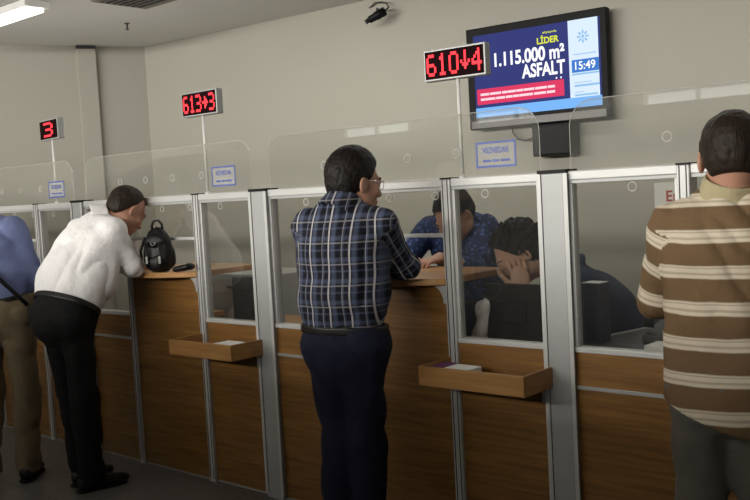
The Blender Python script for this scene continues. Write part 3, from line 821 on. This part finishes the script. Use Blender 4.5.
def person(loc, label, J, S):
    """J: world joints; S: style"""
    t = thing('person', loc, label, 'person')
    v = lambda k: np.array(J[k], float)
    sh = [v('shL'), v('shR')]; M_ = (sh[0]+sh[1])/2; P_ = v('pelvis'); up = M_-P_; L = np.linalg.norm(up); up /= L
    side = sh[1]-sh[0]; side -= up*(side@up); side /= np.linalg.norm(side); fwd = np.cross(up, side)
    sc = S.get('girth', 1.); dp = S.get('depth', 1.)
    yaw, pitch, roll = J['look']; R = rotm(yaw, pitch, roll); hc = v('head')
    nb = M_+up*.065
    zsh = S.get('zband', None)
    def torso_tag(P):
        return np.stack([(P-M_)@side, P[:, 2], np.zeros(len(P))], 1)
    def arm_tag(a, b, z0):
        a = np.array(a); b = np.array(b); d = (b-a)/np.linalg.norm(b-a)
        e1 = np.cross(d, fwd); e1 /= np.linalg.norm(e1); e2 = np.cross(d, e1)
        def g(P):
            w_ = P-a; return np.stack([np.arctan2(w_@e2, w_@e1)*.055, z0-w_@d, np.ones(len(P))], 1)
        return g
    def torso(f, o, low=0., arms=True, blouse=0):
        if low > .05: f.cap(P_+up*.04, P_-up*low, .122*sc*dp+o, .132*sc*dp+o, side, 1.42, 1.45, k=.03, tag=torso_tag, fb=True)
        W = P_+up*L*.36; C = P_+up*L*.74; top = M_-up*.03
        f.cap(P_-up*min(low, .02), W, (.108+blouse*.15)*sc*dp+o, (.108+blouse)*sc*dp+o, side, 1.42, 1.36, k=.03, tag=torso_tag, fa=o > 0)
        f.cap(W, C, (.108+blouse)*sc*dp+o, .118*sc*dp+o, side, 1.36, 1.42, k=.05, tag=torso_tag)
        f.cap(C, top, .112*sc*dp+o, .070*sc+o, side, 1.42, 1.75, k=.05, tag=torso_tag)
        f.ell(C+fwd*-.05+up*.05, (.13*sc+o, .06+o, .12), np.stack([side, fwd, up], 1), k=.05)
        for s in sh: f.cap(nb-up*.012, s, .052+o, .052*sc+o, k=.05, tag=torso_tag)
    # ---- skin: one mesh
    hf, T = head_field(hc, R, nb)
    parts = [(*hf.mesh(.004, smooth=1), None, 0)]
    bf = Field(); torso(bf, 0); bf.cap(nb-up*.05, nb+up*.02, .06, .056, k=.03)
    for s in 'LR':
        bf.cap(v('sh'+s), v('el'+s), .048*sc, .040, k=.03); bf.cap(v('el'+s), v('wr'+s), .040, .027, k=.02)
    if J.get('legs', True):
        hq = S.get('hip', 1.); bf.cap(P_, P_-up*.06, .098*hq, .098*hq, side, 1.38, k=.02)
        for s in 'LR':
            bf.cap(v('hip'+s), v('kn'+s), .062*hq, .045, k=.02); bf.cap(v('kn'+s), v('an'+s), .046, .034, k=.03)
    parts.append((*bf.mesh(.011, smooth=1), None, 0))
    for s in 'LR':
        if 'hd'+s in J:
            d, n, curl, th = J['hd'+s]; g = Field(); w_ = v('wr'+s); e_ = v('el'+s); ax = (w_-e_)/np.linalg.norm(w_-e_)
            g.cap(w_-ax*.10, w_, .033, .0255, k=.01); g.cap(w_, w_+np.array(d)*.02, .0255, .024, k=.012); hand(g, w_+np.array(d)*.005, d, n, curl, th)
            parts.append((*g.mesh(.0032, smooth=1), None, 0))
    body = link('body', mesh_from('body', parts), S['skin'], t)
    for s in (-1, 1):
        c = T(s*.031, .0795, .003)
        MB().lathe([(.001, -.0125), (.009, -.0095), (.0125, 0), (.009, .0095), (.001, .0125)], tuple(c), 'y', 12).build('eye', M['eye'], t, smooth=True)
    # eyebrows
    b = MB()
    for s in (-1, 1): b.tube([T(s*.014, .094, .024), T(s*.032, .0925, .030), T(s*.048, .078, .026)], [.0025, .0036, .002], 6)
    b.build('eyebrows', S['hair'], t, smooth=True)
    # ---- hair
    f, cuts = hair_field(hc, R, T, S.get('hairstyle', {}))
    soft('hair', f, S['hair'], t, .004, cuts=cuts, disp=folds(S.get('hairamp', .0025), 5, 150, (1, 1, .3)), smooth=1)
    # ---- shirt
    f = Field(); o = .012
    tuck = S.get('tucked', True)
    torso(f, o, low=S.get('low', -.040), blouse=S.get('blouse', .012))
    sl = S.get('sleeve', 1.0)
    for s in 'LR':
        a, e, w_ = v('sh'+s), v('el'+s), v('wr'+s)
        ta = arm_tag(a, e, a[2]); f.cap(a, e, .052*sc+o, .046+o, k=.035, tag=ta)
        if sl > .5:
            w2 = e+(w_-e)*min(1, sl*1.0-.04)
            f.cap(e, w2, .046+o, .034+o, k=.02, fb=True, tag=arm_tag(e, w_, a[2]-np.linalg.norm(e-a)))
    zc = S.get('hem')
    cuts = [(T(0, -.022, -.055), -(nb-T(0, -.022, -.055)))]
    cuts = [(nb+up*.030, up)]
    if zc is not None: cuts.append(zc)
    soft('shirt', f, S['shirt'], t, .0065, cuts=cuts, disp=folds(S.get('fold', .006), S.get('seed', 3), 24), smooth=1)
    # ---- collar
    ndir = (T(0, -.02, -.05)-nb); ndir /= np.linalg.norm(ndir)
    f = Field(); cb = nb-ndir*.035-fwd*.004; ct = nb+ndir*S.get('collar', .05)-fwd*.002
    f.cap(cb, ct, .097, .078, k=.01, fa=True, fb=True, tag=torso_tag)
    inner = ('c', cb-ndir*.05, ct+ndir*.05, .086, .064, None, 1, 1, .01, False, False, 0)
    soft('collar', f, S.get('collarmat', S['shirt']), t, .004, hollow=[lambda P: Field.dist(None, inner, P)], smooth=1, cuts=[(ct+fwd*.02, fwd*.55+ndir*.83)])
    # ---- trousers, belt, shoes
    if J.get('legs', True):
        bt = P_+up*S.get('belt_up', .02)
        f = Field()
        hp = S.get('hip', 1.)
        f.cap(bt+up*.02, P_-up*.05, (.112*sc*dp+.016)*hp, (.118*dp+.012)*hp, side, 1.42, 1.36, k=.04)
        f.cap(P_-up*.05, P_-up*.10, (.118*dp+.01)*hp, .10*hp, side, 1.36, 1.4, k=.04)
        for s, sg in (('L', -1), ('R', 1)):
            h, kn, an = v('hip'+s), v('kn'+s), v('an'+s)
            f.ell(h-fwd*.034+np.array([0, 0, -.01]), (.075*hp, .062*hp, .09), np.stack([side, fwd, up], 1), k=.05)
            f.cap(h, kn, .086*hp, .072, k=.04); f.cap(kn, an+np.array([0, 0, .03]), .072, .066, k=.03); f.cap(an+np.array([0, 0, .03]), an+np.array([0, 0, -.045]), .066, .068, k=.02, fb=True)
        soft('trousers', f, S['trouser'], t, .008, cuts=[(bt+up*.018, up)], disp=folds(.010, S.get('seed', 3)+9, 15, (1, 1, .9)), smooth=1)
        if S.get('belt', True):
            f = Field(); f.cap(bt-up*.012, bt+up*.018, .112*sc*dp+.025, .112*sc*dp+.025, side, 1.42, 1.42, k=.01, fa=True, fb=True)
            ib = ('c', bt-up*.1, bt+up*.1, .112*sc*dp+.019, .112*sc*dp+.019, side, 1.42, 1.42, .01, False, False, 0)
            soft('belt', f, M['belt'], t, .004, hollow=[lambda P: Field.dist(None, ib, P)], smooth=1)
            if S.get('loops'):
                pass
        for s in 'LR':
            an = v('an'+s); fd = np.array(J['toe'+s], float); fd /= np.linalg.norm(fd); g0 = np.array([an[0], an[1], 0])
            sd = np.cross(fd, (0, 0, 1.)); f = Field(); Rr = np.stack([sd, fd, np.array([0, 0, 1.])], 1)
            f.cap(g0-fd*.04+[0, 0, .045], g0+fd*.10+[0, 0, .032], .037, .034, sd, 1.0, 1.2, k=.02)
            f.ell(g0+fd*.145+[0, 0, .03], (.043, .065, .028), Rr, k=.03)
            f.cap(g0-fd*.02+[0, 0, .05], g0-fd*.015+[0, 0, .10], .040, .040, k=.02)
            sho = soft('shoe', f, M['leather'], t, .006, cuts=[((0, 0, .012), (0, 0, -1)), ((0, 0, .095), (0, 0, 1))], smooth=1)
            f = Field(); f.cap(g0-fd*.045, g0+fd*.15, .040, .045, k=.02)
            soft('sole', f, M['black'], sho, .006, cuts=[((0, 0, 0.0), (0, 0, -1)), ((0, 0, .014), (0, 0, 1))], smooth=0)
    return t, dict(T=T, R=R, up=up, fwd=fwd, side=side, M=M_)

#PEOPLE
# plaid-shirt man, standing at the counter, seen from behind
PM = person((-2.53, 2.66, 0), 'man in a blue and white plaid shirt standing, right elbow on the counter',
  dict(shL=(-2.66, 2.62, 1.375), shR=(-2.372, 2.72, 1.375), head=(-2.50, 2.735, 1.535), look=(-.30, .14, 0),
       elL=(-2.70, 2.68, 1.13), wrL=(-2.67, 2.90, 1.17), elR=(-2.405, 2.90, 1.195), wrR=(-2.60, 3.03, 1.175),
       hdL=((.25, .9, -.1), (0, -.1, -1), .35, -1), hdR=((-.75, .6, -.1), (0, 0, -1), .35, 1),
       pelvis=(-2.525, 2.655, .945), hipL=(-2.60, 2.63, .90), hipR=(-2.45, 2.68, .90), knL=(-2.585, 2.66, .49), knR=(-2.475, 2.70, .49),
       anL=(-2.59, 2.62, .09), anR=(-2.47, 2.67, .09), toeL=(-.35, 1, 0), toeR=(.05, 1, 0)),
  dict(skin=M['skin'], hair=M['hair_black'], shirt=M['plaid'], trouser=M['navytrouser'], hip=.95, seed=3, blouse=.020, fold=.009, loops=True,
       hairstyle=dict(grow=.009, nape=-.06, top=.018), girth=.93, depth=1.0))

g_T = PM[1]['T']
b = MB()
for s_ in (-1, 1):
    b.tube([g_T(s_*.010, .101, .012), g_T(s_*.020, .103, .020), g_T(s_*.046, .098, .020), g_T(s_*.054, .094, .006), g_T(s_*.044, .098, -.012), g_T(s_*.018, .102, -.010)], .0014, 6, closed=True)
    b.tube([g_T(s_*.054, .094, .012), g_T(s_*.078, .05, .012), g_T(s_*.083, .0, .012), g_T(s_*.084, -.012, .0)], .0014, 6)
b.tube([g_T(-.010, .101, .012), g_T(.010, .101, .012)], .0014, 6)
b.build('glasses', M['silver'], PM[0], smooth=True)

# white-shirt man bending over the worktop
person((-4.44, 2.62, 0), 'man in a white shirt and black trousers bending over the counter to write',
  dict(shL=(-4.62, 2.79, 1.365), shR=(-4.295, 2.775, 1.365), head=(-4.405, 2.945, 1.468), look=(-.05, .66, 0),
       elL=(-4.66, 2.84, 1.13), wrL=(-4.50, 2.99, 1.175), elR=(-4.275, 2.875, 1.17), wrR=(-4.42, 2.985, 1.17),
       hdL=((.4, .8, -.1), (0, 0, -1), .4, -1), hdR=((-.6, .7, -.1), (0, 0, -1), .5, 1),
       pelvis=(-4.45, 2.56, .975), hipL=(-4.54, 2.57, .93), hipR=(-4.36, 2.565, .93), knL=(-4.52, 2.60, .50), knR=(-4.375, 2.585, .50),
       anL=(-4.53, 2.64, .09), anR=(-4.385, 2.60, .09), toeL=(-.2, 1, 0), toeR=(.18, 1, 0)),
  dict(skin=M['skin'], hair=M['hair_brown'], shirt=M['whitecloth'], trouser=M['blacktrouser'], seed=8, blouse=.028, fold=.010,
       hairstyle=dict(grow=.006, nape=-.066, hairline=.018), girth=1.06, depth=1.12))

# blue-shirt man cut by the left edge
person((-4.98, 2.44, 0), 'man in periwinkle blue shirt and khaki trousers at far left edge',
  dict(shL=(-5.13, 2.31, 1.40), shR=(-4.88, 2.52, 1.40), head=(-5.16, 2.44, 1.55), look=(.75, .3, 0),
       elL=(-5.27, 2.42, 1.14), wrL=(-5.30, 2.68, 1.16), elR=(-4.86, 2.63, 1.115), wrR=(-4.98, 2.84, 1.165),
       hdL=((-.1, .9, 0), (0, 0, -1), .4, -1), hdR=((-.4, .9, 0), (0, 0, -1), .4, 1),
       pelvis=(-4.955, 2.45, .985), hipL=(-5.02, 2.39, .94), hipR=(-4.88, 2.51, .94), knL=(-5.04, 2.41, .50), knR=(-4.87, 2.53, .50),
       anL=(-5.07, 2.37, .09), anR=(-4.885, 2.51, .09), toeL=(-.9, .4, 0), toeR=(-.7, .7, 0)),
  dict(skin=M['skin'], hair=M['hair_black'], shirt=M['bluecloth'], trouser=M['khaki'], seed=12, blouse=.02, fold=.012, girth=1.0))
# shoulder strap of a bag across his back
t = thing('shoulder_bag', (-5.15, 2.36, .95), 'black bag strap crossing the back of the blue-shirt man at far left', 'bag')
MB().tube([(-5.14, 2.24, 1.46), (-5.03, 2.20, 1.38), (-4.90, 2.27, 1.28), (-4.80, 2.36, 1.17), (-4.745, 2.45, 1.05), (-4.735, 2.50, .99)], .012, 8).build('strap', M['black'], t, smooth=True)
MB().box(-4.745, -4.705, 2.50, 2.60, .86, .985).build('pouch', M['black'], t, bevel=.02)

# striped-polo man at right
person((-1.02, 2.67, 0), 'man in a brown and cream striped polo shirt at the right edge, seen from behind',
  dict(shL=(-1.15, 2.635, 1.352), shR=(-.84, 2.72, 1.365), head=(-.985, 2.69, 1.54), look=(.38, .08, 0),
       elL=(-1.235, 2.70, 1.12), wrL=(-1.17, 2.93, 1.17), elR=(-.76, 2.78, 1.13), wrR=(-.87, 2.96, 1.17),
       hdL=((.3, .9, 0), (0, 0, -1), .4, -1), hdR=((-.3, .9, 0), (0, 0, -1), .4, 1),
       pelvis=(-.995, 2.63, .93), hipL=(-1.08, 2.61, .89), hipR=(-.94, 2.66, .89), knL=(-1.09, 2.64, .49), knR=(-.92, 2.69, .49),
       anL=(-1.13, 2.62, .09), anR=(-.93, 2.67, .09), toeL=(-.35, 1, 0), toeR=(.1, 1, 0)),
  dict(skin=M['skin'], hair=M['hair_brown'], shirt=M['stripe'], trouser=M['greygreen'], seed=21, blouse=.014, fold=.009, tucked=False, low=.19, hip=.86, belt=False,
       hem=((-1.0, 0, .80), (-.35, 0, -1)), collarmat=M['collar_knit'], collar=.062, hairstyle=dict(grow=.007, nape=-.052), girth=.93, depth=.96))

# clerk leaning over the worktop behind the glass
person((-2.92, 4.15, 0), 'clerk in a blue patterned shirt leaning over the worktop behind the glass, head bowed',
  dict(shL=(-2.74, 3.97, 1.285), shR=(-3.08, 3.95, 1.285), head=(-2.80, 3.80, 1.36), look=(PI-.25, .75, 0),
       elL=(-2.66, 3.74, 1.09), wrL=(-2.70, 3.53, 1.165), elR=(-3.12, 3.73, 1.10), wrR=(-2.92, 3.56, 1.165),
       hdL=((-.1, -1, -.1), (0, 0, -1), .4, -1), hdR=((.5, -.8, -.1), (0, 0, -1), .5, 1),
       pelvis=(-2.95, 4.24, .93), hipL=(-2.86, 4.24, .89), hipR=(-3.04, 4.24, .89), knL=(-2.86, 4.20, .49), knR=(-3.04, 4.20, .49),
       anL=(-2.86, 4.26, .09), anR=(-3.04, 4.26, .09), toeL=(.2, -1, 0), toeR=(-.2, -1, 0)),
  dict(skin=M['skin'], hair=M['hair_black'], shirt=M['floral'], trouser=M['navytrouser'], seed=31, blouse=.012, fold=.012))

# dark-haired clerk, seated, head down on the hand
person((-1.76, 3.80, 0), 'dark-haired clerk in navy sitting behind the glass, head bowed on one hand',
  dict(shL=(-1.90, 3.46, 1.05), shR=(-2.10, 3.74, 1.05), head=(-2.19, 3.43, 1.195), look=(2.35, .62, .1),
       elL=(-2.02, 3.37, .865), wrL=(-2.125, 3.345, 1.05), elR=(-2.30, 3.62, .87), wrR=(-2.20, 3.46, .90),
       hdL=((-.25, .05, 1), (-.5, .8, 0), .5, 1), hdR=((-.1, -1, -.1), (0, 0, -1), .4, 1),
       pelvis=(-1.72, 3.86, .60), hipL=(-1.70, 3.76, .57), hipR=(-1.80, 3.92, .57), knL=(-2.03, 3.58, .55), knR=(-2.13, 3.72, .55),
       anL=(-2.02, 3.60, .09), anR=(-2.12, 3.74, .09), toeL=(-.8, -.5, 0), toeR=(-.8, -.5, 0)),
  dict(skin=M['skin_pale'], hair=M['hair_black'], shirt=M['navycloth'], trouser=M['blacktrouser'], seed=41, blouse=.01, fold=.012, hairamp=.014,
       hairstyle=dict(grow=.018, nape=-.07, hairline=.062)))
t = thing('office_chair', (-1.70, 3.86, 0), 'black office chair under the seated dark-haired clerk', 'chair')
m = Matrix.Translation((-1.68, 3.89, 0)) @ Matrix.Rotation(2.2, 4, 'Z')
MB().box(-.23, .23, -.22, .22, .40, .462).build('seat', M['black'], t, bevel=.02, m=m)
MB().box(-.21, .21, -.30, -.25, .55, .92).build('backrest', M['black'], t, bevel=.02, m=m)
MB().tube([(0, -.18, .42), (0, -.29, .42), (0, -.31, .6)], .016, 8).build('back_bracket', M['darkgrey'], t, m=m)
MB().tube([(0, 0, .09), (0, 0, .41)], .025, 12).build('gas_post', M['darkgrey'], t, m=m)
for k in range(5):
    a = k*2*PI/5
    lg = MB().tube([(0, 0, .09), (.27*math.cos(a), .27*math.sin(a), .065)], [.022, .014], 8).build('leg', M['darkgrey'], t, m=m)
    MB().lathe([(.012, -.014), (.026, -.012), (.026, .012), (.012, .014)], (.27*math.cos(a), .27*math.sin(a), .0275), 'x', 12).build('caster', M['black'], lg, m=m)

# ------------------------------------------------------------------ backpack and pouch on the far worktop
t = thing('backpack', (-4.19, 2.975, 1.13), 'small black leather backpack with silver buckles standing on the worktop', 'backpack')
c = np.array([-4.19, 2.985, 1.13]); A_ = math.radians(32); BR = np.array(Matrix.Rotation(A_, 3, 'Z'))
def Q(*p): return c+BR@np.array(p, float)
bc = [((0, 0, 1.1315), (0, 0, -1))]
f = Field()
for z_, rx, ry in ((.05, .086, .050), (.10, .084, .050), (.15, .074, .045), (.19, .052, .036)): f.ell(Q(0, 0, z_), (rx, ry, .055), BR, k=.03)
soft('bag_body', f, M['leather'], t, .005, cuts=bc, disp=folds(.008, 2, 34))
f = Field(); f.ell(Q(0, -.044, .05), (.056, .026, .045), BR, k=.03)
soft('front_pocket', f, M['leather'], t, .005, cuts=bc, disp=folds(.005, 6, 40))
f = Field(); f.ell(Q(0, -.028, .165), (.064, .032, .050), BR, k=.03)
soft('flap', f, M['leather'], t, .005, disp=folds(.005, 7, 40), cuts=[(Q(0, 0, .125), (0, 0, -1))])
MB().tube([Q(-.026, 0, .222), Q(-.030, 0, .25), Q(-.018, 0, .275), Q(.010, 0, .278), Q(.028, 0, .255), Q(.030, 0, .222)], .0075, 8).build('top_handle', M['leather'], t, smooth=True)
BM = Matrix.Translation(Vector(c)) @ Matrix.Rotation(A_, 4, 'Z')
for s in (-1, 1):
    MB().tube([Q(s*.034, -.062, .165), Q(s*.036, -.076, .10), Q(s*.036, -.072, .035)], .006, 6).build('front_strap', M['leather'], t, smooth=True)
    MB().box(s*.036-.007, s*.036+.007, -.084, -.080, .05, .09).build('buckle', M['silver'], t, bevel=.0015, m=BM)
MB().tube([Q(-.014, -.068, .165), Q(-.010, -.073, .152), Q(.0, -.075, .147), Q(.010, -.073, .152), Q(.014, -.068, .165)], .0035, 6).build('clasp', M['silver'], t)
MB().tube([Q(-.062, -.02, .19), Q(-.090, -.03, .12), Q(-.088, -.02, .03)], .008, 8).build('shoulder_strap', M['leather'], t, smooth=True)
f = Field(); f.cap((-4.035, 2.985, 1.146), (-3.952, 3.0, 1.160), .016, .018, (0, 1, 0), 1.9, k=.01)
o = soft('pouch', f, M['leather'], None, .004, origin=(-4.0, 2.99, 1.13), disp=folds(.002, 9, 50)); solo(o, 'flat black pouch lying on the worktop right of the backpack', 'pouch')

# ------------------------------------------------------------------ clerks' side: desks, monitors, papers
def desk(x0, x1, y0, y1, z, label, mat=None):
    t = thing('office_desk', ((x0+x1)/2, (y0+y1)/2, 0), label, 'desk', 'desks behind the glass')
    MB().box(x0, x1, y0, y1, z-.03, z).build('desktop', mat or M['wood_light'], t, bevel=.003)
    for u in (x0+.02, x1-.045): MB().box(u, u+.025, y0+.03, y1-.03, 0, z-.03).build('side_panel', M['grey_steel'], t, bevel=.002)
    MB().box(x0+.045, x1-.045, y1-.12, y1-.10, .3, z-.03).build('back_panel', M['grey_steel'], t)
def monitor(x, y, zb, w, h, rot, label, mat=M['black']):
    t = thing('computer_monitor', (x, y, zb), label, 'monitor', 'dark monitors behind the glass')
    m = Matrix.Translation((x, y, zb)) @ Matrix.Rotation(rot, 4, 'Z')
    MB().box(-w/2, w/2, -.012, .014, .05, .05+h).build('housing', mat, t, bevel=.006, m=m)
    MB().box(-w/2+.015, w/2-.015, .0145, .0155, .065, .035+h).build('screen', M['navy'], t, m=m)
    MB().box(-w*.25, w*.25, -.022, -.012, .12, .03+h*.8).build('rear_cover', mat, t, bevel=.004, m=m)
    MB().box(-.02, .02, -.02, -.004, .004, .13).build('stand', mat, t, m=m)
    MB().lathe([(.085, 0), (.085, .006), (.02, .012)], (0, 0, 0)).build('foot', mat, t, m=m)
desk(-2.345, -1.84, 3.12, 3.55, .80, 'honey wood desk behind the glass in front of the dark-haired clerk')
desk(-4.14, -3.30, 3.12, 3.75, .80, 'honey wood desk behind the glass above the farther tray')
desk(-4.99, -4.60, 3.12, 3.75, .80, 'honey wood desk behind the glass, nearest to the white-shirt man\'s waist')
monitor(-2.115, 3.255, .801, .27, .235, 0, 'black monitor standing behind the glass in front of the dark-haired clerk')
monitor(-3.715, 3.21, .801, .28, .235, 0, 'black monitor behind the glass over the farther wooden tray')
# white cloth beside the monitor
f = Field(); f.cap((-2.295, 3.26, .84), (-2.265, 3.26, .98), .036, .030, k=.03); f.cap((-2.265, 3.26, .98), (-2.225, 3.30, 1.055), .030, .014, k=.03)
o = soft('white_cloth', f, M['whitecloth'], None, .005, origin=(-2.28, 3.27, .80), cuts=[((0, 0, .801), (0, 0, -1))], disp=folds(.009, 4, 45)); solo(o, 'crumpled white cloth bunched at the left of the black monitor, before the dark-haired clerk', 'cloth')
# right station: raised desk, binder, phone, keyboard
t = thing('office_desk', (-1.5, 3.4, 0), 'dark desk with a pale edge behind the glass left of the striped-shirt man', 'desk')
MB().prism([(-1.80, 3.13), (-1.29, 3.13), (-1.29, 3.8), (-1.66, 3.8)], .85, .868).build('desktop', M['darkgrey'], t)
MB().prism([(-1.815, 3.13), (-1.802, 3.13), (-1.662, 3.8), (-1.675, 3.8)], .845, .874).build('edge_strip', M['alu_light'], t, label='pale edge strip')
for u in (-1.58, -1.33): MB().box(u, u+.025, 3.2, 3.75, 0, .85).build('side_panel', M['grey_steel'], t)
t = thing('ring_binder', (-1.71, 3.2, .87), 'navy blue binder standing on the desk behind the glass, nearest the wide post', 'binder')
MB().box(-1.785, -1.70, 3.22, 3.30, .869, 1.10).build('cover', M['navy'], t, bevel=.004)
MB().box(-1.78, -1.705, 3.224, 3.296, 1.10, 1.103).build('pages', M['paper'], t)
t = thing('desk_phone', (-1.5, 3.4, .868), 'dark desk telephone behind the glass left of the striped-shirt man', 'telephone')
MB().prism([(3.30, .869), (3.47, .869), (3.47, .935), (3.30, .90)], -1.575, -1.415, 'x').build('base', M['darkgrey'], t, bevel=.006)
MB().tube([(-1.56, 3.33, .925), (-1.56, 3.34, .965), (-1.53, 3.40, .985), (-1.48, 3.42, .985), (-1.45, 3.45, .96)], [.022, .02, .016, .02, .022], 10).build('handset', M['black'], t, smooth=True)
MB().box(-1.50, -1.44, 3.32, 3.36, .905, .918).build('keypad', M['grey_steel'], t)
o = MB().box(-1.50, -1.36, 3.16, 3.27, .869, .885).build('paper_stack', M['paper'], None, bevel=.002, origin=(-1.43, 3.2, .869)); solo(o, 'pale stack of papers on the dark desk left of the striped-shirt man', 'paper')
# left station clutter
t = thing('steel_cabinet', (-4.3, 4.0, 0), 'grey steel cabinet standing behind the counter left of the wide post', 'cabinet')
MB().box(-4.95, -4.25, 3.85, 4.3, 0, 1.02).build('body', M['grey_steel'], t, bevel=.004)
for k in range(3):
    d = MB().box(-4.93, -4.27, 3.838, 3.849, .05+k*.325, .345+k*.325).build('drawer', M['alu'], t, bevel=.003)
    MB().box(-4.66, -4.54, 3.825, 3.838, .28+k*.325, .295+k*.325).build('handle', M['black'], d)
b = MB(); b.prism([(-4.12, .801), (-3.86, .801), (-3.88, .955), (-3.91, .96)], 3.30, 3.34, 'y')
o = b.build('leaning_papers', M['paper'], None, origin=(-3.98, 3.32, .801)); solo(o, 'white sheaf of papers leaning against the monitor over the farther tray', 'paper')
o = MB().box(-4.83, -4.72, 3.2, 3.38, .801, .93).build('paper_box', M['paper'], None, bevel=.003, origin=(-4.78, 3.3, .801)); solo(o, 'white box of papers behind the glass right of the white-shirt man\'s waist', 'box')
o = MB().box(-4.70, -4.615, 3.22, 3.42, .801, 1.0).build('desk_printer', M['grey_steel'], None, bevel=.01, origin=(-4.66, 3.3, .801)); solo(o, 'grey office machine behind the glass below the white-shirt man\'s elbow', 'printer')
